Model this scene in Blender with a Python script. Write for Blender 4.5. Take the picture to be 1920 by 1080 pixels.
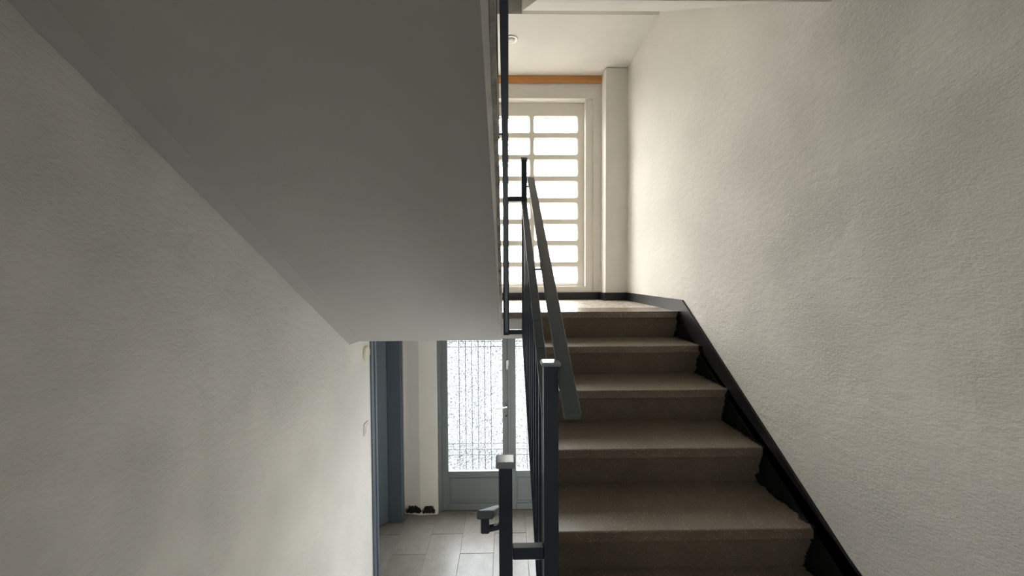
import bpy, bmesh, math, random
from mathutils import Vector, Matrix

random.seed(7)
scene = bpy.context.scene
for o in list(bpy.data.objects):
    bpy.data.objects.remove(o)
COL = scene.collection
Z0 = 2.456                      # eye height above the entrance floor; heights below are given from the eye
LANDING, MID, GROUND = -0.2464, -1.5134, -2.456
RIGHT, LEFT, FACADE = 1.199, -1.05, 4.034

# ---------------------------------------------------------------- camera
cam = bpy.data.cameras.new('camera')
cam.sensor_width = 36.0
cam.lens = 740.0 / 1920.0 * 36.0
cam.clip_start = 0.02
cam_o = bpy.data.objects.new('camera', cam)
COL.objects.link(cam_o)
p_, y_, r_ = 0.03076, 0.01726, -0.00502
fw = Vector((math.sin(y_) * math.cos(p_), math.cos(y_) * math.cos(p_), -math.sin(p_)))
rt = Vector((math.cos(y_), -math.sin(y_), 0))
up = rt.cross(fw)
rt2 = rt * math.cos(r_) + up * math.sin(r_)
up2 = -rt * math.sin(r_) + up * math.cos(r_)
m = Matrix((rt2, up2, -fw)).transposed().to_4x4()
m.translation = Vector((0, 0, Z0))
cam_o.matrix_world = m
scene.camera = cam_o

# ---------------------------------------------------------------- sky, daylight, exposure
world = bpy.data.worlds.new('world')
scene.world = world
world.use_nodes = True
wn = world.node_tree.nodes
bg = wn['Background']
SKY = 74.0
# overcast sky: three times brighter overhead than at the horizon; dull ground light from below
wl = world.node_tree.links
tc = wn.new('ShaderNodeTexCoord')
sp = wn.new('ShaderNodeSeparateXYZ')
wl.new(tc.outputs['Generated'], sp.inputs[0])
rp = wn.new('ShaderNodeValToRGB')
mp = wn.new('ShaderNodeMapRange')
mp.inputs['From Min'].default_value = -1.0
wl.new(sp.outputs['Z'], mp.inputs['Value'])
wl.new(mp.outputs[0], rp.inputs['Fac'])
el = rp.color_ramp.elements
el.new(0.5)
for e_, (p__, v__) in zip(el, ((0.49, 0.06), (0.51, 0.30), (1.0, 1.0))):
    e_.position = p__
    e_.color = (v__, v__ * 0.985, v__ * 0.95, 1)
wl.new(rp.outputs['Color'], bg.inputs['Color'])
bg.inputs['Strength'].default_value = SKY


def portal(name, x0, x1, z0, z1, y, rot=(-math.pi / 2, 0, 0), x=None):
    """marks an opening through which the sky lights the room (gives no light of its own)"""
    l = bpy.data.lights.new(name, 'AREA')
    l.shape = 'RECTANGLE'
    l.size, l.size_y = x1 - x0, z1 - z0
    l.cycles.is_portal = True
    o = bpy.data.objects.new(name, l)
    o.location = ((x0 + x1) / 2 if x is None else x, y, (z0 + z1) / 2 + Z0)
    o.rotation_euler = rot
    COL.objects.link(o)


portal('window_portal', -0.72, 0.78, -0.10, 1.68, FACADE + 0.17)
portal('fill_window_portal', -0.5, 0.5, -0.6, 0.8, -0.8, (math.pi / 2, 0, -math.pi / 2), LEFT - 0.10)  # sky opening of the added window behind the viewer
portal('door_portal', -0.62, 0.70, -2.05, -0.54, FACADE + 0.17)

vs = scene.view_settings
vs.view_transform = 'Standard'
vs.look = 'None'
vs.gamma = 1.0
vs.use_curve_mapping = False
vs.exposure = 0.0


# ---------------------------------------------------------------- materials
def mat(name, color, rough=0.6, metallic=0.0, spec=0.5):
    m = bpy.data.materials.new(name)
    m.use_nodes = True
    b = m.node_tree.nodes['Principled BSDF']
    b.inputs['Base Color'].default_value = (*color, 1)
    b.inputs['Roughness'].default_value = rough
    b.inputs['Metallic'].default_value = metallic
    b.inputs['Specular IOR Level'].default_value = spec
    return m


def node(m, kind, **kw):
    n = m.node_tree.nodes.new(kind)
    for k, v in kw.items():
        if k in n.inputs:
            n.inputs[k].default_value = v
        else:
            setattr(n, k, v)
    return n


def link(m, a, b):
    m.node_tree.links.new(a, b)


def pos(m):
    return node(m, 'ShaderNodeNewGeometry').outputs['Position']


def noise(m, scale, detail=4.0, rough=0.55, vec=None):
    n = node(m, 'ShaderNodeTexNoise', Scale=scale, Detail=detail, Roughness=rough)
    link(m, vec or pos(m), n.inputs['Vector'])
    return n.outputs['Fac']


def ramp(m, fac, stops):
    r = node(m, 'ShaderNodeValToRGB')
    e = r.color_ramp.elements
    while len(e) < len(stops):
        e.new(0.5)
    for i, (p, c) in enumerate(stops):
        e[i].position = p
        e[i].color = (*c, 1) if len(c) == 3 else c
    link(m, fac, r.inputs['Fac'])
    return r.outputs['Color']


def mixc(m, fac, a, b, mode='MIX'):
    n = node(m, 'ShaderNodeMix', data_type='RGBA', blend_type=mode)
    for sock, v in ((n.inputs[0], fac), (n.inputs[6], a), (n.inputs[7], b)):
        if isinstance(v, (int, float)):
            sock.default_value = v
        elif isinstance(v, tuple):
            sock.default_value = (*v, 1)
        else:
            link(m, v, sock)
    return n.outputs[2]


def math_(m, op, a, b=0.0, c=0.0):
    n = node(m, 'ShaderNodeMath', operation=op)
    for i, v in enumerate((a, b, c)):
        if isinstance(v, (int, float)):
            n.inputs[i].default_value = v
        else:
            link(m, v, n.inputs[i])
    return n.outputs[0]


def bump(m, height, strength, dist):
    n = node(m, 'ShaderNodeBump', Strength=strength, Distance=dist)
    link(m, height, n.inputs['Height'])
    link(m, n.outputs['Normal'], m.node_tree.nodes['Principled BSDF'].inputs['Normal'])
    return n


def base(m, c):
    link(m, c, m.node_tree.nodes['Principled BSDF'].inputs['Base Color'])


def stucco(name, color, dist):
    m = mat(name, color, 0.85, spec=0.25)
    mp = node(m, 'ShaderNodeMapping')            # trowel strokes run slightly slanted along the wall
    mp.inputs['Rotation'].default_value = (0.6, 0.0, 0.0)
    mp.inputs['Scale'].default_value = (1.0, 0.7, 1.25)
    link(m, pos(m), mp.inputs['Vector'])
    big = noise(m, 95, 6, 0.68, mp.outputs[0])
    mask = ramp(m, noise(m, 3.2, 4, 0.6), [(0.38, (0.35,) * 3), (0.62, (1, 1, 1))])
    blotch = noise(m, 24, 4, 0.55, mp.outputs[0])
    h = math_(m, 'ADD', math_(m, 'MULTIPLY', math_(m, 'MULTIPLY', big, mask), 0.9), math_(m, 'MULTIPLY', blotch, 0.9))
    bump(m, h, 0.9, dist)
    dirt = noise(m, 1.6, 4, 0.6)
    base(m, mixc(m, ramp(m, dirt, [(0.35, (0, 0, 0)), (0.7, (1, 1, 1))]),
                 color, tuple(c * 0.93 for c in color)))
    return m


M = {}
M['stucco'] = stucco('rough_stucco', (0.82, 0.80, 0.75), 0.0065)
M['plaster'] = stucco('smooth_plaster', (0.76, 0.75, 0.72), 0.0015)
M['facade_paint'] = stucco('facade_paint', (0.78, 0.755, 0.70), 0.001)
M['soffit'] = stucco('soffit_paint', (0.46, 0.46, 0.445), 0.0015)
M['ceiling'] = stucco('ceiling_paint', (0.80, 0.785, 0.74), 0.003)


def terrazzo(name, c0, c1, chip, rough, paint=False):
    m = mat(name, c0, rough, spec=0.5)
    n1 = noise(m, 9, 6, 0.65)
    col = mixc(m, ramp(m, n1, [(0.3, (0, 0, 0)), (0.7, (1, 1, 1))]), c0, c1)
    v = node(m, 'ShaderNodeTexVoronoi', Scale=150.0, Randomness=1.0)
    link(m, pos(m), v.inputs['Vector'])
    cell = node(m, 'ShaderNodeSeparateColor')
    link(m, v.outputs['Color'], cell.inputs['Color'])
    near = math_(m, 'LESS_THAN', v.outputs['Distance'], 0.42)
    light = math_(m, 'MULTIPLY', near, math_(m, 'GREATER_THAN', cell.outputs[0], 0.86))
    dark = math_(m, 'MULTIPLY', near, math_(m, 'LESS_THAN', cell.outputs[0], 0.22))
    col = mixc(m, math_(m, 'MULTIPLY', light, 0.55), col, chip)
    col = mixc(m, math_(m, 'MULTIPLY', dark, 0.28), col, tuple(c * 0.45 for c in c0))
    if paint:                                   # black paint smeared over the wall end of the steps
        sep = node(m, 'ShaderNodeSeparateXYZ')
        link(m, pos(m), sep.inputs[0])
        e = math_(m, 'ADD', sep.outputs['X'], math_(m, 'MULTIPLY', math_(m, 'SUBTRACT', noise(m, 22, 4, 0.6), 0.5), 0.07))
        col = mixc(m, math_(m, 'GREATER_THAN', e, RIGHT - 0.025), col, (0.006, 0.006, 0.007))
    base(m, col)
    rr = math_(m, 'ADD', math_(m, 'MULTIPLY', noise(m, 30, 4), 0.08), rough - 0.04)
    link(m, rr, m.node_tree.nodes['Principled BSDF'].inputs['Roughness'])
    bump(m, noise(m, 120, 3), 0.25, 0.001)
    return m


M['terrazzo'] = terrazzo('brown_terrazzo', (0.165, 0.134, 0.100), (0.220, 0.180, 0.138), (0.46, 0.42, 0.35), 0.36, True)
M['nosing'] = terrazzo('landing_edge_terrazzo', (0.175, 0.142, 0.108), (0.23, 0.19, 0.147), (0.5, 0.46, 0.4), 0.24, True)
M['riser'] = terrazzo('brown_terrazzo_riser', (0.165, 0.136, 0.100), (0.210, 0.173, 0.131), (0.36, 0.33, 0.27), 0.50, True)
M['landing_stone'] = terrazzo('landing_terrazzo', (0.52, 0.46, 0.40), (0.60, 0.545, 0.48), (0.70, 0.66, 0.60), 0.28)
M['tile'] = terrazzo('floor_tile', (0.205, 0.178, 0.152), (0.265, 0.235, 0.205), (0.40, 0.36, 0.31), 0.33)
M['tile_pale'] = terrazzo('floor_tile_pale', (0.235, 0.207, 0.18), (0.295, 0.265, 0.235), (0.45, 0.40, 0.35), 0.30)
M['grout'] = mat('grout', (0.15, 0.128, 0.105), 0.9)
M['black'] = mat('black_skirting_paint', (0.008, 0.008, 0.010), 0.42)
sc = ramp(M['black'], noise(M['black'], 38, 6, 0.7), [(0.64, (0, 0, 0)), (0.70, (1, 1, 1))])
sep = node(M['black'], 'ShaderNodeSeparateXYZ')
link(M['black'], pos(M['black']), sep.inputs[0])
low = math_(M['black'], 'MULTIPLY', math_(M['black'], 'GREATER_THAN', sep.outputs['Y'], 2.62),
            math_(M['black'], 'LESS_THAN', sep.outputs['Z'], Z0 + LANDING + 0.035))
base(M['black'], mixc(M['black'], math_(M['black'], 'MULTIPLY', sc, low), (0.008, 0.008, 0.010), (0.42, 0.38, 0.33)))
bump(M['black'], noise(M['black'], 60, 4), 0.3, 0.003)


def paint(name, color, rough):
    m = mat(name, color, rough)
    bump(m, noise(m, 160, 3), 0.12, 0.001)
    return m


M['rail'] = paint('rail_paint', (0.033, 0.048, 0.070), 0.38)
M['handrail'] = paint('handrail_paint', (0.090, 0.108, 0.110), 0.34)
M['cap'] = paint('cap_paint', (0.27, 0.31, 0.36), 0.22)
M['door_paint'] = paint('door_paint', (0.155, 0.180, 0.178), 0.42)
M['side_door_paint'] = paint('side_door_paint', (0.098, 0.125, 0.155), 0.42)
M['grille'] = mat('grille_iron', (0.05, 0.05, 0.055), 0.6)
M['chrome'] = mat('brushed_metal', (0.75, 0.75, 0.74), 0.28, 1.0)
M['lattice'] = mat('lattice_paint', (0.80, 0.77, 0.71), 0.7, spec=0.3)
M['orange'] = mat('orange_wood', (0.52, 0.235, 0.07), 0.55)
wv = node(M['orange'], 'ShaderNodeMapping')
wv.inputs['Scale'].default_value = (1.0, 14, 14)
link(M['orange'], pos(M['orange']), wv.inputs['Vector'])
base(M['orange'], mixc(M['orange'], noise(M['orange'], 5, 4, 0.6, wv.outputs[0]), (0.47, 0.20, 0.055), (0.58, 0.27, 0.085)))
M['cream'] = mat('cream_plastic', (0.74, 0.68, 0.54), 0.4)
M['white'] = mat('white_plastic', (0.78, 0.75, 0.74), 0.35)
M['lens'] = mat('lamp_lens', (0.85, 0.85, 0.83), 0.2)
M['concrete'] = mat('bare_concrete', (0.4, 0.39, 0.37), 0.9)
c_ = M['concrete']
base(c_, ramp(c_, noise(c_, 16, 6, 0.7), [(0.30, (0.10, 0.09, 0.08)), (0.45, (0.48, 0.465, 0.43)), (0.62, (0.66, 0.64, 0.60)), (0.80, (0.30, 0.17, 0.14))]))
bump(c_, noise(c_, 40, 5), 0.6, 0.006)
M['ground'] = mat('outside_ground', (0.032, 0.032, 0.031), 0.9)


def frosted(name, scale, lines, clear, tint=(1, 1, 1)):
    """hammered glass: lets the daylight straight through and scatters part of it; the dimples' rims pass less"""
    m = bpy.data.materials.new(name)
    m.use_nodes = True
    nt = m.node_tree
    nt.nodes.remove(nt.nodes['Principled BSDF'])
    out = nt.nodes['Material Output']
    tr = node(m, 'ShaderNodeBsdfTransparent')
    tl = node(m, 'ShaderNodeBsdfTranslucent', Color=(0.9, 0.92, 0.93, 1))
    gl = node(m, 'ShaderNodeBsdfGlossy', Roughness=0.25, Color=(0.9, 0.9, 0.9, 1))
    v = node(m, 'ShaderNodeTexVoronoi', Scale=scale, feature='DISTANCE_TO_EDGE')
    warp = node(m, 'ShaderNodeTexNoise', Scale=scale * 0.5, Detail=2.0)
    link(m, pos(m), warp.inputs['Vector'])
    va = node(m, 'ShaderNodeVectorMath', operation='MULTIPLY_ADD')
    link(m, warp.outputs['Color'], va.inputs[0])
    va.inputs[1].default_value = (0.02, 0.02, 0.02)
    link(m, pos(m), va.inputs[2])
    link(m, va.outputs[0], v.inputs['Vector'])
    e = ramp(m, v.outputs['Distance'], [(0.0, (lines,) * 3), (0.10, tuple(clear * t for t in tint))])
    link(m, e, tr.inputs['Color'])
    link(m, e, tl.inputs['Color'])
    a = node(m, 'ShaderNodeMixShader', Fac=0.05)
    link(m, tr.outputs[0], a.inputs[1])
    link(m, tl.outputs[0], a.inputs[2])
    b = node(m, 'ShaderNodeMixShader', Fac=0.05)
    link(m, a.outputs[0], b.inputs[1])
    link(m, gl.outputs[0], b.inputs[2])
    link(m, b.outputs[0], out.inputs['Surface'])
    return m


M['pane'] = frosted('window_glass', 70, 0.03, 0.90, (1.0, 1.0, 0.99))
M['fill_glass'] = frosted('fill_window_glass', 70, 0.02, 0.44)
M['door_glass'] = frosted('door_glass', 60, 0.03, 0.68, (0.95, 1.0, 1.05))


# ---------------------------------------------------------------- mesh helpers (heights from the eye)
class MB:
    def __init__(self):
        self.bm = bmesh.new()

    def box(self, x0, x1, y0, y1, z0, z1, bev=0.0, seg=1):
        vs = [self.bm.verts.new((x, y, z)) for x in (x0, x1) for y in (y0, y1) for z in (z0, z1)]
        fs = [(0, 1, 3, 2), (4, 6, 7, 5), (0, 4, 5, 1), (2, 3, 7, 6), (0, 2, 6, 4), (1, 5, 7, 3)]
        faces = [self.bm.faces.new([vs[i] for i in f]) for f in fs]
        if bev:
            es = list({e for f in faces for e in f.edges})
            bmesh.ops.bevel(self.bm, geom=es, offset=bev, segments=seg, affect='EDGES', profile=0.5)
        return self

    def prism(self, pts, a0, a1, axis='X'):
        """closed outline extruded along an axis; outline is (y,z) for X, (x,z) for Y, (x,y) for Z"""
        def P(u, v, a):
            return {'X': (a, u, v), 'Y': (u, a, v), 'Z': (u, v, a)}[axis]
        A = [self.bm.verts.new(P(u, v, a0)) for u, v in pts]
        B = [self.bm.verts.new(P(u, v, a1)) for u, v in pts]
        n = len(pts)
        self.bm.faces.new(A)
        self.bm.faces.new(B[::-1])
        for i in range(n):
            self.bm.faces.new((A[i], B[i], B[(i + 1) % n], A[(i + 1) % n]))
        return self

    def bar(self, p, q, w, h, bev=0.002):
        """rectangular bar from p to q: w across (X), h square to its run, in a Y-Z plane"""
        p, q = Vector(p), Vector(q)
        d = (q - p).normalized()
        side = Vector((1, 0, 0)) if abs(d.x) < 0.9 else Vector((0, 1, 0))
        side = (side - d * side.dot(d)).normalized()
        n = side.cross(d)
        vs = []
        for c in (p, q):
            for a, b in ((-1, -1), (1, -1), (1, 1), (-1, 1)):
                vs.append(self.bm.verts.new(c + side * (a * w / 2) + n * (b * h / 2)))
        faces = [self.bm.faces.new([vs[i] for i in f]) for f in
                 ((3, 2, 1, 0), (4, 5, 6, 7), (0, 1, 5, 4), (1, 2, 6, 5), (2, 3, 7, 6), (3, 0, 4, 7))]
        if bev:
            bmesh.ops.bevel(self.bm, geom=list({e for f in faces for e in f.edges}), offset=bev, segments=1, affect='EDGES')
        return self

    def disc(self, c, axis, prof, n=28):
        """lathe: prof is (radius, height along the axis) from one end to the other"""
        c, ax = Vector(c), Vector(axis).normalized()
        u = ax.orthogonal().normalized()
        w = ax.cross(u)
        rings = []
        for r, h in prof:
            rings.append([self.bm.verts.new(c + ax * h + (u * math.cos(2 * math.pi * i / n) + w * math.sin(2 * math.pi * i / n)) * r)
                          for i in range(n)])
        for a, b in zip(rings, rings[1:]):
            for i in range(n):
                self.bm.faces.new((a[i], a[(i + 1) % n], b[(i + 1) % n], b[i]))
        self.bm.faces.new(rings[0][::-1])
        self.bm.faces.new(rings[-1])
        return self

    def build(self, name, material, parent=None, smooth=False):
        bmesh.ops.recalc_face_normals(self.bm, faces=self.bm.faces[:])
        if parent is None:
            xs = [v.co for v in self.bm.verts]
            org = Vector((sum(v.x for v in xs) / len(xs), sum(v.y for v in xs) / len(xs), min(v.z for v in xs)))
        else:
            org = Vector(parent.get('origin', (0, 0, 0)))
        for v in self.bm.verts:
            v.co -= org
        me = bpy.data.meshes.new(name)
        self.bm.to_mesh(me)
        self.bm.free()
        me.materials.append(material)
        if smooth:
            for p in me.polygons:
                p.use_smooth = True
        o = bpy.data.objects.new(name, me)
        COL.objects.link(o)
        o['origin'] = tuple(org)
        if parent is not None:
            o.parent = parent
        else:
            o.location = org + Vector((0, 0, Z0))
        return o


def thing(name, loc, label=None, cat=None, group=None, kind=None):
    o = bpy.data.objects.new(name, None)
    o.empty_display_size = 0.1
    COL.objects.link(o)
    o.location = Vector(loc) + Vector((0, 0, Z0))
    o['origin'] = tuple(loc)
    return tag(o, label, cat, group, kind)


def tag(o, label=None, cat=None, group=None, kind=None):
    for k, v in (('label', label), ('category', cat), ('group', group), ('kind', kind)):
        if v:
            o[k] = v
    return o


def structure(mb, name, material, parent=None, label=None):
    return tag(mb.build(name, material, parent), label=label, kind='structure' if parent is None else None)


# ---------------------------------------------------------------- walls, floors, ceilings
TOP = 3.3
BACK = -1.7
structure(MB().box(RIGHT, RIGHT + 0.2, BACK - 0.2, FACADE, GROUND - 0.1, TOP), 'wall_right', M['stucco'],
          label='rough white stucco wall beside the rising stairs')
w = MB()
D0, D1, DH = 3.12, 3.89, -0.456                # side door opening in the left wall
BW0, BW1, BZ0, BZ1 = -1.3, -0.3, -0.6, 0.8       # unseen window added behind the viewer to brighten the near walls
w.box(LEFT - 0.12, LEFT, BACK - 0.2, BW0, GROUND - 0.1, TOP)
w.box(LEFT - 0.12, LEFT, BW1, D0, GROUND - 0.1, TOP)
w.box(LEFT - 0.12, LEFT, BW0, BW1, GROUND - 0.1, BZ0)
w.box(LEFT - 0.12, LEFT, BW0, BW1, BZ1, TOP)
w.box(LEFT - 0.12, LEFT, D0, D1, DH, TOP)
w.box(LEFT - 0.12, LEFT, D1, FACADE, GROUND - 0.1, TOP)
structure(w, 'wall_left', M['stucco'], label='rough grey-white stucco wall under the sloping soffit')
structure(MB().box(LEFT, RIGHT, BACK - 0.2, BACK, MID, TOP), 'wall_back', M['stucco'])

WX0, WX1, WZ0, WZ1 = -0.845, 0.905, -0.162, 1.79       # window opening
EX0, EX1, EZ1 = -0.706, 0.774, -0.475                  # entrance door opening
w = MB()
FB = FACADE + 0.25
w.box(LEFT - 0.12, WX0, FACADE, FB, LANDING - 0.1, TOP)
w.box(WX1, RIGHT + 0.2, FACADE, FB, LANDING - 0.1, TOP)
w.box(WX0, WX1, FACADE, FB, LANDING - 0.1, WZ0)
w.box(WX0, WX1, FACADE, FB, WZ1, TOP)
w.box(LEFT - 0.12, EX0, FACADE, FB, GROUND - 0.1, LANDING - 0.1)
w.box(EX1, RIGHT + 0.2, FACADE, FB, GROUND - 0.1, LANDING - 0.1)
w.box(EX0, EX1, FACADE, FB, EZ1, LANDING - 0.1)
w.prism([(LEFT, FACADE), (-0.885, FACADE - 0.034), (EX0, FACADE - 0.022), (EX0, FACADE)], GROUND + 0.0, LANDING - 0.184, 'Z')
structure(w, 'wall_front', M['facade_paint'], label='smooth white outer wall holding the lattice window and the entrance door')
structure(MB().box(0.984, RIGHT, 3.852, FACADE, LANDING, 2.0), 'trim_1', M['facade_paint'], label='white square column in the landing corner')
structure(MB().box(LEFT, -0.92, 3.852, FACADE, LANDING, 2.0), 'trim_2', M['facade_paint'])
structure(MB().box(-0.92, 0.984, FACADE - 0.02, FACADE, 1.936, 2.008, 0.003), 'trim_3', M['orange'],
          label='orange wooden strip above the lattice window')

# room behind the side door
w = MB()
w.box(-2.3, -2.2, 2.6, FB, GROUND - 0.1, -0.2)
w.box(-2.3, LEFT - 0.12, 2.5, 2.6, GROUND - 0.1, -0.2)
w.box(-2.3, LEFT - 0.12, FACADE, FB, GROUND - 0.1, -0.2)
w.box(-2.3, LEFT - 0.12, 2.6, FB, -0.3, -0.2)
structure(w, 'wall_side_room', M['plaster'])

# entrance floor laid with stone tiles
fl = thing('floor', (0, 3, GROUND), kind='structure', label='brown-grey stone tiled floor in front of the entrance door')
MB().box(-2.2, RIGHT, 2.45, FACADE + 0.25, GROUND - 0.1, GROUND - 0.004).build('grout_bed', M['grout'], fl)
TW, TL = 0.30, 0.60
meshes = {}
col = 0
x = -0.415 - 6 * TW
while x < RIGHT - 0.02:
    y = 3.43 - 1.2 - (0.33 if col % 2 else 0.0) if x < -0.43 or col % 2 else 3.43 - 1.2
    while y < FACADE:
        x0, x1 = max(x, -2.2) + 0.001, min(x + TW, RIGHT) - 0.001
        y0, y1 = max(y, 2.46) + 0.0015, min(y + TL, FACADE + 0.1) - 0.0015
        if x1 - x0 > 0.03 and y1 - y0 > 0.03 and not (x0 < LEFT - 0.13 and y0 < 2.6 and y1 < 2.7):
            dz = random.uniform(-0.0012, 0.0008)
            MB().box(x0, x1, y0, y1, GROUND - 0.02, GROUND + dz, 0.0015).build('tile', M['tile_pale' if random.random() < 0.35 else 'tile'], fl)
        y += TL
    x += TW
    col += 1

# storey floor the picture is taken from
w = MB()
w.box(LEFT, -0.03, BACK, 0.99, MID - 0.2, MID)
w.box(-0.03, 0.14, BACK, 0.99, MID - 0.2, MID)
w.box(0.14, RIGHT, BACK, 0.58, MID - 0.2, MID)
structure(w, 'floor_storey', M['terrazzo'])
w = MB()
w.box(LEFT, 0.14, BACK, 0.205, 1.0, 1.2)
structure(w, 'ceiling_storey', M['plaster'])
structure(MB().box(0.14, RIGHT, BACK, 1.46, 1.0, 1.2), 'ceiling_stairs', M['plaster'])
structure(MB().box(LEFT - 0.12, RIGHT + 0.2, BACK - 0.2, FB, TOP, TOP + 0.15), 'top_light_cap', M['plaster'])  # unseen cap added over the stairwell to keep sky light out
structure(MB().box(LEFT, RIGHT, 3.09, FACADE, 2.008, 2.2), 'ceiling', M['ceiling'], label='white ceiling over the landing with a round lamp')

# outside ground
structure(MB().box(-30, 30, FB, 60, GROUND - 0.25, GROUND - 0.12), 'ground', M['ground'])

# ---------------------------------------------------------------- landing and stairs
ld = thing('landing', (0.07, 3.3, LANDING - 0.18), 'pale polished stone landing below the white lattice window', 'landing')
MB().box(LEFT + 0.002, 0.14, 2.70, FACADE - 0.003, LANDING - 0.184, LANDING - 0.045).box(0.14, RIGHT - 0.003, 2.765, FACADE - 0.003, LANDING - 0.184, LANDING - 0.045).build('slab', M['plaster'], ld)
MB().box(LEFT, RIGHT - 0.001, 2.661, 2.975, LANDING - 0.045, LANDING, 0.004, 2).build('nosing', M['nosing'], ld)
w = 0
for x0, x1 in ((LEFT, -0.30), (-0.30, 0.45), (0.45, RIGHT)):
    for y0, y1 in ((2.978, 3.42), (3.42, FACADE - 0.002)):
        MB().box(x0 + 0.001, x1 - 0.001, y0 + 0.001, y1 - 0.001, LANDING - 0.044, LANDING, 0.001).build('floor_slab', M['landing_stone'], ld)
MB().prism([(2.672, LANDING - 0.045), (2.75, LANDING - 0.045), (2.75, LANDING - 0.181), (2.711, LANDING - 0.181)], 0.14, RIGHT - 0.002).build('riser', M['riser'], ld)

RISE, RUN = 0.181, 0.30
st = thing('staircase', (0.67, 1.6, MID), 'brown speckled terrazzo stairs rising along the right wall', 'staircase')
for k in range(1, 7):
    z, y = LANDING - RISE * k, 2.661 - RUN * k
    MB().box(0.14, RIGHT - 0.002, y, y + RUN + 0.07, z - 0.045, z, 0.005, 2).build('tread', M['terrazzo'], st)
    MB().prism([(y + 0.011, z - 0.045), (y + 0.05, z - 0.045), (y + 0.075, z - RISE), (y + 0.05, z - RISE)],
               0.143, RIGHT - 0.002).build('riser', M['riser'], st)
prof = []
for k in range(0, 7):
    z, y = LANDING - RISE * k, 2.661 - RUN * k
    prof += [(y + 0.075, z - 0.046), (y + 0.075, z - RISE - 0.046)] if k else [(2.76, z - RISE - 0.046)]
prof += [(0.62, MID), (0.62, MID - 0.19), (2.76, LANDING - 0.36)]
MB().prism(prof, 0.15, RIGHT - 0.003).build('stair_slab', M['plaster'], st)


def soffit_z(y):
    return -0.435 + 0.583 * (2.661 - y)


# flight from the landing up and back over the viewer's left
uf = thing('upper_staircase', (-0.54, 1.5, -0.435), 'plastered underside of the stairs climbing overhead on the left', 'staircase')
URUN = 0.3105
steps = [(2.661 - URUN * k, LANDING + RISE * k) for k in range(9)]
prof = [(2.661, -0.435), (2.661, LANDING + RISE - 0.04)]
for k in range(1, 8):
    y, z = steps[k]
    prof += [(y, LANDING + RISE * k - 0.04), (y, LANDING + RISE * (k + 1) - 0.04)]
prof += [(0.20, 1.16), (0.20, soffit_z(0.20))]
mb = MB()
n = len(prof)
A = [mb.bm.verts.new((LEFT + 0.001, y, z)) for y, z in prof]
B = [mb.bm.verts.new((-0.045 if i not in (0, n - 1) else -0.0601, y, z)) for i, (y, z) in enumerate(prof)]
B[0].co.x = -0.0291
mb.bm.faces.new(A)
mb.bm.faces.new(B[::-1])
for i in range(n):
    mb.bm.faces.new((A[i], B[i], B[(i + 1) % n], A[(i + 1) % n]))
bmesh.ops.triangulate(mb.bm, faces=[f for f in mb.bm.faces if len(f.verts) > 4])
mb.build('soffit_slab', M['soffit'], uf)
def edge_x(y):
    return -0.029 - 0.031 * (2.661 - y) / 2.461


# white plastered side of the flight, leaning out towards the well
mb = MB()
ring = []
for i in range(25):
    y = 2.661 - 2.441 * i / 24
    z = soffit_z(y)
    ring.append([mb.bm.verts.new(c) for c in ((edge_x(y), y, z), (-0.034, y, z + 0.150), (-0.055, y, z + 0.150), (edge_x(y) - 0.012, y, z + 0.004))])
for a, b in zip(ring, ring[1:]):
    for q in range(4):
        mb.bm.faces.new((a[q], a[(q + 1) % 4], b[(q + 1) % 4], b[q]))
mb.bm.faces.new(ring[0])
mb.bm.faces.new(ring[-1][::-1])
mb.build('side_plaster', M['plaster'], uf)
# cove between the soffit and the left wall
mb = MB()
ring = []
for y in (2.661, 0.22):
    z = soffit_z(y)
    ring.append([mb.bm.verts.new(c) for c in ((LEFT + 0.002, y, z + 0.01), (LEFT + 0.002, y, z - 0.022), (LEFT + 0.07, y, z + 0.001), (LEFT + 0.07, y, z + 0.01))])
for q in range(4):
    mb.bm.faces.new((ring[0][q], ring[0][(q + 1) % 4], ring[1][(q + 1) % 4], ring[1][q]))
mb.bm.faces.new(ring[0])
mb.bm.faces.new(ring[1][::-1])
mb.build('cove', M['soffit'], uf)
# stained bare band along the open side, with an uneven lower edge
lo, hi = [], []
N = 60
for i in range(N + 1):
    y = 2.661 - (2.661 - 0.25) * i / N
    lo.append((y, soffit_z(y) + 0.132 + random.uniform(-0.012, 0.012)))
mb = MB()
hi = [(2.661, LANDING + RISE - 0.04)]
for k in range(1, 8):
    y, z = steps[k]
    hi += [(y, LANDING + RISE * k - 0.04), (y, LANDING + RISE * (k + 1) - 0.04)]
hi += [(0.25, 1.16)]
for lx, h, mt, nm in ((-0.034, 0.0, 'concrete', 'stained_band'),):
    pts = lo + hi[::-1]
    mb.prism(pts, -0.036, -0.021)
bmesh.ops.triangulate(mb.bm, faces=[f for f in mb.bm.faces if len(f.verts) > 4])
mb.build('stained_band', M['concrete'], uf)
for k in range(0, 8):
    y, z = steps[k][0], LANDING + RISE * (k + 1)
    MB().box(LEFT + 0.001, -0.022, (y - URUN - 0.0) if k < 7 else 0.2, y + 0.012, z - 0.04, z, 0.004).build('tread', M['terrazzo'], uf)

# flight from the storey floor down to the entrance
lf = thing('lower_staircase', (-0.54, 1.8, GROUND), 'terrazzo stairs going down on the left, below the picture edge', 'staircase')
r5 = (MID - GROUND) / 5
for k in range(1, 5):
    z, y = MID - r5 * k, 1.0 + 0.32 * (k - 1)
    MB().box(LEFT + 0.001, -0.04, y, y + 0.33, z - 0.045, z, 0.004).build('tread', M['terrazzo'], lf)
    MB().box(LEFT + 0.001, -0.045, y + 0.0, y + 0.315, GROUND, z - 0.045).build('riser', M['riser'], lf)

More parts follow.
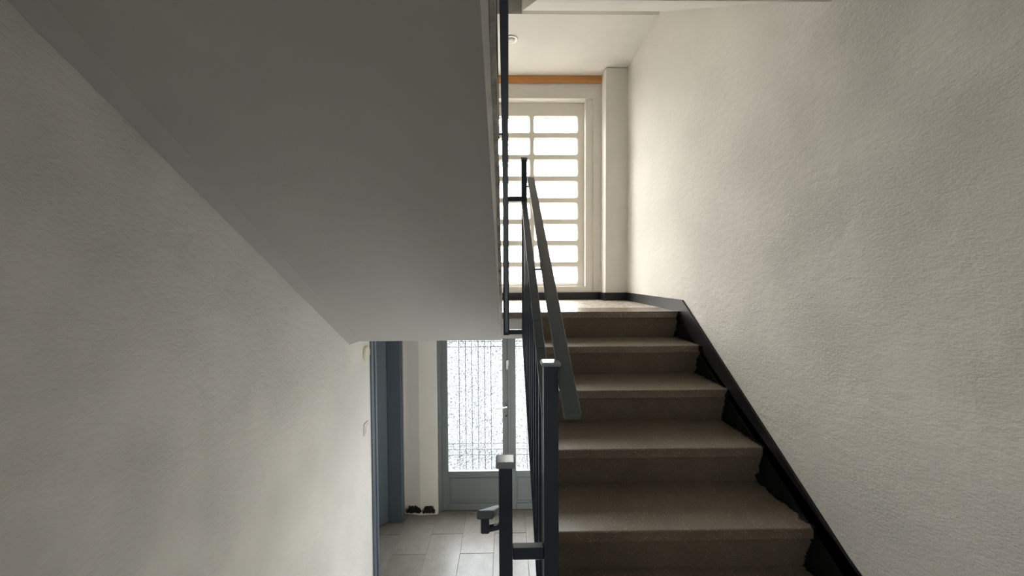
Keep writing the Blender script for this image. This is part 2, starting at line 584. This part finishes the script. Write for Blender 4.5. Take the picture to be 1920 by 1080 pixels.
# next flight up on the right, only its underside seen
tf = thing('top_staircase', (0.67, 2.2, 1.0), 'white underside of the next stairs above, at the top edge by the right wall', 'staircase')
sz = lambda y: 1.725 + 0.624 * (y - 2.601)
pts = [(1.45, sz(1.45)), (2.6, sz(2.6)), (2.95, sz(2.95)), (3.03, 2.034), (3.07, 2.030), (3.09, 2.010), (3.09, 2.2)]
for k in range(5):
    y = 3.0 - 0.30 * k
    pts += [(y, 2.2 - RISE * k), (y, 2.2 - RISE * (k + 1))]
pts += [(1.45, 2.2 - RISE * 5)]
mb = MB().prism(pts, 0.14, RIGHT - 0.001)
bmesh.ops.triangulate(mb.bm, faces=[f for f in mb.bm.faces if len(f.verts) > 4])
mb.build('soffit_slab', M['ceiling'], tf)
# mouldings of black skirting
def strip(name, pts, x0, x1, label=None):
    return structure(MB().prism(pts, x0, x1), name, M['black'], label=label)


BT = LANDING + 0.078
sl = 0.633
pts = [(3.852, LANDING), (3.852, BT), (2.63, BT), (0.3, BT - sl * (2.63 - 0.3)), (0.3, MID)]
pts += [(0.57, MID), (0.75, MID - 0.04), (2.74, LANDING - 0.27), (2.80, LANDING)]
strip('baseboard_right', pts, RIGHT - 0.012, RIGHT, 'black painted stair skirting along the right wall')
structure(MB().box(-0.92, 0.984, FACADE - 0.012, FACADE, LANDING, LANDING + 0.074), 'baseboard_front', M['black'],
          label='black skirting under the lattice window')
w = MB().box(0.972, RIGHT - 0.012, 3.84, 3.852, LANDING, LANDING + 0.078).box(0.972, 0.984, 3.852, FACADE - 0.012, LANDING, LANDING + 0.076)
structure(w, 'baseboard_column', M['black'], label='black skirting around the corner column')
# broken remains of skirting by the entrance door
mb = MB()
for a, b in ((-1.03, -0.872), (-0.862, -0.735)):
    top, bot = [], []
    nn = 16
    for i in range(nn + 1):
        x = a + (b - a) * i / nn
        e = min(i, nn - i) / nn
        top.append((x, GROUND + 0.066 + random.uniform(-0.016, 0.014) + (0.02 if 0.1 < e else -0.012)))
        bot.append((x, GROUND + 0.024 + random.uniform(-0.007, 0.007)))
    yb = FACADE - 0.020 if a < -0.9 else FACADE - 0.027
    mb.prism(bot + top[::-1], yb - 0.014, yb + 0.001, 'Y')
bmesh.ops.triangulate(mb.bm, faces=[f for f in mb.bm.faces if len(f.verts) > 4])
structure(mb, 'baseboard_entrance', M['black'], label='broken black skirting beside the entrance door')

# ---------------------------------------------------------------- lattice window
win = thing('window_1', (0.03, FACADE, WZ0), kind='structure', label='white concrete lattice window with frosted panes above the landing')
FY = FACADE + 0.11                              # face of the lattice
x0, x1, z0, z1 = -0.769, 0.829, -0.112, 1.79    # lattice
mb = MB()                                       # stepped surround inside the opening
for a0, a1, b0, b1 in ((WX0, x0, WZ0, WZ1), (x1, WX1, WZ0, WZ1), (x0, x1, WZ0, z0)):
    mb.box(a0, a1, FACADE + 0.022, FB - 0.02, b0, b1)
mb.build('surround', M['lattice'], win)
pw, ph, mx, pz = 0.449, 0.166, 0.497, 0.2235
cxs = [0.5345 - mx * k for k in (0, 1, 2)]
czs = [1.571 - pz * k for k in range(8)]
ex = [x1] + [(cxs[i] + cxs[i + 1]) / 2 for i in range(2)] + [x0]
ez = [z1] + [(czs[i] + czs[i + 1]) / 2 for i in range(7)] + [z0]
mb = MB()


def rounded(cx, cz, hw, hh, r, seg=4):
    pts = []
    for sx, sz_, a0 in ((1, 1, 0), (-1, 1, 90), (-1, -1, 180), (1, -1, 270)):
        for i in range(seg + 1):
            a = math.radians(a0 + 90 * i / seg)
            pts.append((cx + sx * (hw - r) + r * math.cos(a), cz + sz_ * (hh - r) + r * math.sin(a)))
    return pts


for i, cx in enumerate(cxs):
    for j, cz in enumerate(czs):
        a1, a0, b1, b0 = ex[i], ex[i + 1], ez[j], ez[j + 1]
        seg = 4
        inn = rounded(cx, cz, pw / 2 + 0.006, ph / 2 + 0.006, 0.022, seg)
        mid = rounded(cx, cz, pw / 2, ph / 2, 0.018, seg)
        corner = [(a1, b1), (a0, b1), (a0, b0), (a1, b0)]
        f0 = [mb.bm.verts.new((x, FY, z)) for x, z in inn]
        f1 = [mb.bm.verts.new((x, FY + 0.012, z)) for x, z in mid]
        f2 = [mb.bm.verts.new((x, FY + 0.07, z)) for x, z in mid]
        oc = [mb.bm.verts.new((x, FY, z)) for x, z in corner]
        ob = [mb.bm.verts.new((x, FY + 0.07, z)) for x, z in corner]
        nI = len(inn)
        for ring0, ring1 in ((f0, f1), (f1, f2)):
            for q in range(nI):
                mb.bm.faces.new((ring0[q], ring0[(q + 1) % nI], ring1[(q + 1) % nI], ring1[q]))
        for oo, ff in ((oc, f0), (ob, f2)):
            for q in range(4):
                base_i = q * (seg + 1)
                for t in range(seg):
                    mb.bm.faces.new((oo[q], ff[base_i + t], ff[base_i + t + 1]))
                nx = (base_i + seg + 1) % nI
                mb.bm.faces.new((oo[q], ff[base_i + seg], ff[nx], oo[(q + 1) % 4]))
bmesh.ops.remove_doubles(mb.bm, verts=mb.bm.verts[:], dist=0.0001)
mb.build('lattice', M['lattice'], win)
for cx in cxs:
    for cz in czs:
        MB().box(cx - pw / 2 - 0.0, cx + pw / 2, FY + 0.038, FY + 0.040, cz - ph / 2, cz + ph / 2).build('pane', M['pane'], win)

fill_win = thing('fill_window', (LEFT, -0.8, BZ0), kind='structure')  # added fill window, out of view, lets extra daylight onto the near walls
mb = MB()
for a0, a1, b0, b1 in ((BW0, BW0 + 0.05, BZ0, BZ1), (BW1 - 0.05, BW1, BZ0, BZ1), (BW0 + 0.05, BW1 - 0.05, BZ0, BZ0 + 0.05),
                       (BW0 + 0.05, BW1 - 0.05, BZ1 - 0.05, BZ1), (-0.825, -0.775, BZ0 + 0.05, BZ1 - 0.05)):
    mb.box(LEFT - 0.09, LEFT - 0.04, a0, a1, b0, b1, 0.003)
mb.build('window_frame', M['lattice'], fill_win)
for a0, a1 in ((BW0 + 0.05, -0.825), (-0.775, BW1 - 0.05)):
    MB().box(LEFT - 0.067, LEFT - 0.063, a0, a1, BZ0 + 0.05, BZ1 - 0.05).build('pane', M['fill_glass'], fill_win)

# ---------------------------------------------------------------- entrance door
dr = thing('door_1', (0.034, FACADE + 0.05, GROUND), kind='structure', label='grey double entrance door with frosted glass and an iron grille')
DY = FACADE + 0.03
mb = MB()
mb.box(EX0, EX0 + 0.035, DY - 0.02, DY + 0.06, GROUND, EZ1, 0.003)
mb.box(EX1 - 0.035, EX1, DY - 0.02, DY + 0.06, GROUND, EZ1, 0.003)
mb.box(EX0 + 0.035, EX1 - 0.035, DY - 0.02, DY + 0.06, EZ1 - 0.035, EZ1, 0.003)
mb.build('door_frame', M['door_paint'], dr)
GZ0, GZ1 = -2.038, -0.56
for s in (-1, 1):
    c = 0.034
    X = lambda v: c + s * v                     # v measured from the meeting line outwards

    def bx(mb, a, b, y0, y1, z0_, z1_, bev=0.0):
        u, v = sorted((X(a), X(b)))
        return mb.box(u, v, y0, y1, z0_, z1_, bev)
    mb = MB()
    bx(mb, 0.003, 0.068, DY, DY + 0.045, GROUND + 0.008, EZ1 - 0.04, 0.003)
    bx(mb, 0.638, 0.703, DY, DY + 0.045, GROUND + 0.008, EZ1 - 0.04, 0.003)
    bx(mb, 0.068, 0.638, DY, DY + 0.045, GROUND + 0.008, GROUND + 0.075, 0.003)
    bx(mb, 0.068, 0.638, DY, DY + 0.045, GZ0 - 0.055, GZ0, 0.003)
    bx(mb, 0.068, 0.638, DY, DY + 0.045, GZ1, EZ1 - 0.04, 0.003)
    leaf = mb.build('door_leaf', M['door_paint'], dr)
    mb = MB()
    bx(mb, 0.068, 0.638, DY + 0.012, DY + 0.03, GROUND + 0.075, GZ0 - 0.055)
    mb.build('panel', M['door_paint'], leaf)
    mb = MB()
    zt, zb = GZ0 - 0.055, GROUND + 0.075
    bx(mb, 0.085, 0.621, DY + 0.004, DY + 0.013, zt - 0.028, zt - 0.016, 0.002)
    bx(mb, 0.085, 0.621, DY + 0.004, DY + 0.013, zb + 0.016, zb + 0.028, 0.002)
    bx(mb, 0.085, 0.097, DY + 0.004, DY + 0.013, zb + 0.028, zt - 0.028, 0.002)
    bx(mb, 0.609, 0.621, DY + 0.004, DY + 0.013, zb + 0.028, zt - 0.028, 0.002)
    mb.build('panel_bead', M['door_paint'], leaf)
    mb = MB()
    bx(mb, 0.066, 0.640, DY + 0.02, DY + 0.024, GZ0 - 0.005, GZ1 + 0.005)
    mb.build('glass', M['door_glass'], leaf)
    for i in range(6):
        v = 0.1877 + 0.0669 * i
        mb = MB()
        bx(mb, v - 0.004, v + 0.004, DY + 0.05, DY + 0.06, GZ0 - 0.02, GZ1 + 0.02)
        mb.build('grille_bar', M['grille'], leaf)
    for z in (-0.625, -0.683, -0.741, -1.769, -1.830, -1.889):
        mb = MB()
        bx(mb, 0.055, 0.65, DY + 0.056, DY + 0.062, z - 0.004, z + 0.004)
        mb.build('grille_bar', M['grille'], leaf)
    for z in (-1.36, -2.30, -0.75):
        mb = MB()
        mb.disc((X(0.705), DY - 0.008, z - 0.05), (0, 0, 1), [(0.009, 0), (0.009, 0.1)], 12)
        mb.build('hinge', M['door_paint'], leaf)
    if s == -1:
        mb = MB()
        bx(mb, 0.018, 0.044, DY - 0.004, DY, -1.50, -1.31, 0.0015)
        mb.build('lock_plate', M['door_paint'], leaf)
        mb = MB()
        mb.disc((X(0.030), DY - 0.004, -1.348), (0, -1, 0), [(0.010, 0), (0.010, 0.045), (0.007, 0.05)], 14)
        mb.bar((X(0.022), DY - 0.045, -1.348), (X(0.135), DY - 0.045, -1.368), 0.016, 0.016, 0.004)
        mb.build('door_handle', M['chrome'], leaf)
        mb = MB()
        mb.disc((X(0.028), DY - 0.004, -1.452), (0, -1, 0), [(0.010, 0), (0.010, 0.006), (0.004, 0.007)], 14)
        mb.build('key_hole', M['black'], leaf)
        mb = MB()
        bx(mb, 0.010, 0.030, DY - 0.022, DY, -0.965, -0.872, 0.004)
        bx(mb, 0.004, 0.022, DY - 0.018, DY, -0.925, -0.868, 0.004)
        mb.build('door_latch', M['white'], leaf)
MB().box(0.018, 0.050, DY - 0.012, DY, GROUND + 0.01, EZ1 - 0.045, 0.004).build('cover_strip', M['door_paint'], dr)
MB().box(EX0, EX1, DY - 0.02, DY + 0.22, GROUND - 0.02, GROUND + 0.006).build('sill', M['grout'], dr)

# ---------------------------------------------------------------- side door, standing ajar into the side room
sd = thing('door_2', (LEFT, 3.5, GROUND), kind='structure', label='blue-grey side door standing ajar in its frame at the end of the left wall')
mb = MB()
mb.box(LEFT - 0.12, LEFT + 0.013, D0 - 0.068, D0 + 0.03, GROUND, DH + 0.07, 0.002)
mb.box(LEFT + 0.0, LEFT + 0.022, D0 - 0.01, D0 + 0.03, GROUND, DH + 0.0, 0.004)
mb.box(LEFT - 0.124, LEFT + 0.013, D1 - 0.008, D1 + 0.095, GROUND, DH + 0.07, 0.004)
mb.box(LEFT - 0.105, LEFT + 0.013, D0 + 0.03, D1, DH, DH + 0.07, 0.002)
mb.build('door_frame', M['side_door_paint'], sd)
MB().box(LEFT + 0.013, LEFT + 0.022, D1 + 0.012, D1 + 0.05, GROUND, DH + 0.05, 0.003).build('frame_bead', M['side_door_paint'], sd)
h = Vector((LEFT - 0.118, D1 + 0.005, 0))
dv = Vector((-0.095, -0.101, 0)).normalized()
nv = Vector((dv.y, -dv.x, 0))
if nv.x < 0:
    nv = -nv


def slab(mb, a, b, t0, t1, z0_, z1_):
    q = [h + dv * a + nv * t0, h + dv * b + nv * t0, h + dv * b + nv * t1, h + dv * a + nv * t1]
    return mb.prism([(v.x, v.y) for v in q], z0_, z1_, 'Z')


leaf = slab(MB(), 0.0, 0.72, -0.04, 0.0, GROUND + 0.012, DH - 0.004).build('door_leaf', M['side_door_paint'], sd)
mb = MB()
slab(mb, 0.10, 0.118, 0.0, 0.012, GROUND + 0.25, DH - 0.1)
slab(mb, 0.60, 0.618, 0.0, 0.012, GROUND + 0.25, DH - 0.1)
mb.build('panel_bead', M['side_door_paint'], leaf)

# ---------------------------------------------------------------- railings
AX, AY = 0.113, 2.30            # upper post of the rising railing
DX, DYY = 0.1165, 1.02          # lower post
BX = 0.0055
CX = -0.002
rr = thing('stair_railing', (DX, DYY, MID), 'dark steel railing with flat handrail climbing the middle of the right stairs', 'railing')


def post(x, y, w, z0_, z1_, parent, capw=0.05, caph=0.016):
    o = MB().box(x - w / 2, x + w / 2, y - w / 2, y + w / 2, z0_, z1_ - caph, 0.0015).build('post', M['rail'], parent)
    if capw:
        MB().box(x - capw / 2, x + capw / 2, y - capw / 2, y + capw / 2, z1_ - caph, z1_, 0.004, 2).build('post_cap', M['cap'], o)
    return o


post(DX, DYY, 0.038, MID - 0.15, -0.222, rr, 0.05, 0.011)
post(AX, AY, 0.032, -0.345, 0.680, rr, 0.042, 0.014)
RW = 0.031
s1 = (0.425 + 0.371) / (AY - DYY)
MB().bar((0.1115, DYY + 0.015, -0.371), (0.1115, AY - 0.012, 0.425), RW, 0.012).build('top_rail', M['handrail'], rr)
MB().bar((0.1115, DYY + 0.015, -1.115), (0.1115, AY - 0.012, -0.325), RW, 0.012).build('bottom_rail', M['rail'], rr)
nb = 10
for i in range(1, nb + 1):
    y = DYY + (AY - DYY) * i / (nb + 1)
    t = (y - DYY) / (AY - DYY)
    MB().box(0.1115 - 0.007, 0.1115 + 0.007, y - 0.007, y + 0.007, -1.115 + t * 0.79, -0.371 + t * 0.796).build('baluster', M['rail'], rr)
hx0, hx1 = 0.1325, 0.1715
hs = 0.622
hz = lambda y: -0.313 + hs * (y - 0.885)
hr = MB().bar(((hx0 + hx1) / 2, 0.885, hz(0.885) - 0.009), ((hx0 + hx1) / 2, 2.31, hz(2.31) - 0.009), hx1 - hx0, 0.018).build('handrail', M['handrail'], rr)
for y in (DYY, 1.66, AY):
    x_ = DX + 0.019 if y == DYY else (0.127 if y == 1.66 else AX + 0.016)
    zt = hz(y) - 0.016
    zb = zt - 0.035
    mb = MB()
    if y == 1.66:
        zb = -0.371 + (y - DYY) / (AY - DYY) * 0.796
        zb = min(zb, zt - 0.02)
        x_ = 0.118
    mb.bar((x_ - 0.002, y, zb), (0.156, y, zb), 0.008, 0.008, 0.001)
    mb.bar((0.152, y, zb - 0.004), (0.152, y, zt + 0.002), 0.008, 0.008, 0.001)
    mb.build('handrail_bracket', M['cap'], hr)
for z0_, z1_ in ((0.430, 0.458), (-0.342, -0.314)):
    MB().box(BX + 0.0165, AX - 0.016, AY - 0.010, AY + 0.010, z0_, z1_, 0.002).build('link_bar', M['rail'], rr)
MB().box(CX + 0.018, DX - 0.019, DYY - 0.012, DYY + 0.012, -0.743, -0.711, 0.002).build('link_bar', M['rail'], rr)

# railing of the flight overhead
ur = thing('upper_railing', (BX, AY, -0.35), 'dark upright railing seen edge-on, rising out of the top edge beside the soffit', 'railing')
post(BX, AY, 0.033, -0.345, 0.455, ur, None, 0)
US = 0.583
ye = 0.45
xe = -0.001
MB().bar((BX + 0.002, AY - 0.012, 0.44), (xe, ye, 0.44 + US * (AY - ye)), 0.022, 0.012).build('top_rail', M['rail'], ur)
MB().bar((BX + 0.002, AY - 0.012, -0.325), (xe, ye, -0.325 + US * (AY - ye)), 0.018, 0.012).build('bottom_rail', M['rail'], ur)
nb = 14
for i in range(1, nb + 1):
    t = i / (nb + 1)
    y = AY + (ye - AY) * t
    x = BX + (xe - BX) * t
    zb = -0.325 + US * (AY - y)
    MB().box(x - 0.006, x + 0.006, y - 0.006, y + 0.006, zb, zb + 0.765).build('baluster', M['rail'], ur)
uz = lambda y: 0.60 + US * (AY - y)
hr = MB().bar((-0.044, 2.09, uz(2.09)), (-0.044, 0.45, uz(0.45)), 0.038, 0.018).build('handrail', M['handrail'], ur)
for y in (1.9, 0.9):
    zb = 0.44 + US * (AY - y)
    mb = MB().bar((-0.044, y, zb), (0.0, y, zb), 0.008, 0.008, 0.001).bar((-0.040, y, zb), (-0.040, y, uz(y) - 0.006), 0.008, 0.008, 0.001)
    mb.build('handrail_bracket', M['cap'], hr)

# railing of the flight going down
lr = thing('lower_railing', (CX, DYY, MID), 'short dark steel post with pale worn cap and stub of handrail at the bottom centre', 'railing')
post(CX, DYY, 0.035, MID - 0.15, -0.478, lr, 0.05, 0.017)
yE = 2.60
MB().bar((CX, DYY + 0.015, -0.73), (CX, yE, -0.73 - US * (yE - DYY)), 0.026, 0.012).build('top_rail', M['handrail'], lr)
MB().bar((CX, DYY + 0.015, -1.40), (CX, yE, -1.40 - US * (yE - DYY)), 0.026, 0.012).build('bottom_rail', M['rail'], lr)
for i in range(1, 13):
    y = DYY + (yE - DYY) * i / 13
    zb = -1.40 - US * (y - DYY)
    MB().box(CX - 0.006, CX + 0.006, y - 0.006, y + 0.006, zb, zb + 0.67).build('baluster', M['rail'], lr)
post(CX, yE, 0.032, GROUND, -0.70 - US * (yE - DYY), lr, None, 0)
lz = lambda y: -0.554 - US * (y - 0.90)
hr = MB().bar((-0.0495, 0.90, lz(0.90)), (-0.0495, 2.55, lz(2.55)), 0.038, 0.018).build('handrail', M['handrail'], lr)
for y in (0.985, 2.3):
    zt = lz(y) - 0.006
    zb = zt - 0.036
    mb = MB().bar((-0.0545, y, zt), (-0.0545, y, zb - 0.007), 0.022, 0.016, 0.003)
    mb.bar((-0.060, y, zb), (-0.012, y + (0.02 if y < 1 else 0), zb - 0.002), 0.014, 0.014, 0.003)
    mb.build('handrail_bracket', M['rail'], hr)

# ---------------------------------------------------------------- small fittings
lp = thing('ceiling_lamp', (0.062, 3.41, 2.008), 'small round white ceiling lamp with a ring, half hidden behind the upright railing', 'lamp')
MB().disc((0.062, 3.41, 2.008), (0, 0, -1), [(0.060, 0), (0.060, 0.006), (0.052, 0.012), (0.043, 0.012), (0.040, 0.005)], 36).build('ring', M['chrome'], lp, True)
MB().disc((0.062, 3.41, 2.004), (0, 0, -1), [(0.030, 0), (0.030, 0.010), (0.024, 0.016), (0.010, 0.019)], 28).build('lens', M['lens'], lp, True)

bl = thing('cover_plate', (LEFT, 2.955, -0.572), 'round cream cover plate on the left wall beside the side door', 'cover plate')
MB().disc((LEFT, 2.955, -0.572), (1, 0, 0), [(0.054, 0), (0.056, 0.012), (0.050, 0.020), (0.030, 0.022)], 32).build('cover', M['cream'], bl)
MB().disc((LEFT + 0.021, 2.955, -0.572), (1, 0, 0), [(0.006, 0), (0.005, 0.003)], 12).build('screw', M['white'], bl)

sw = thing('light_switch', (LEFT, 2.94, -1.175), 'square white light switch low on the left wall, below the round cream plate', 'switch')
MB().box(LEFT, LEFT + 0.010, 2.895, 2.985, -1.176, -1.090, 0.003, 2).build('plate', M['white'], sw)
MB().box(LEFT + 0.009, LEFT + 0.015, 2.912, 2.968, -1.160, -1.106, 0.002).build('rocker', M['white'], sw)
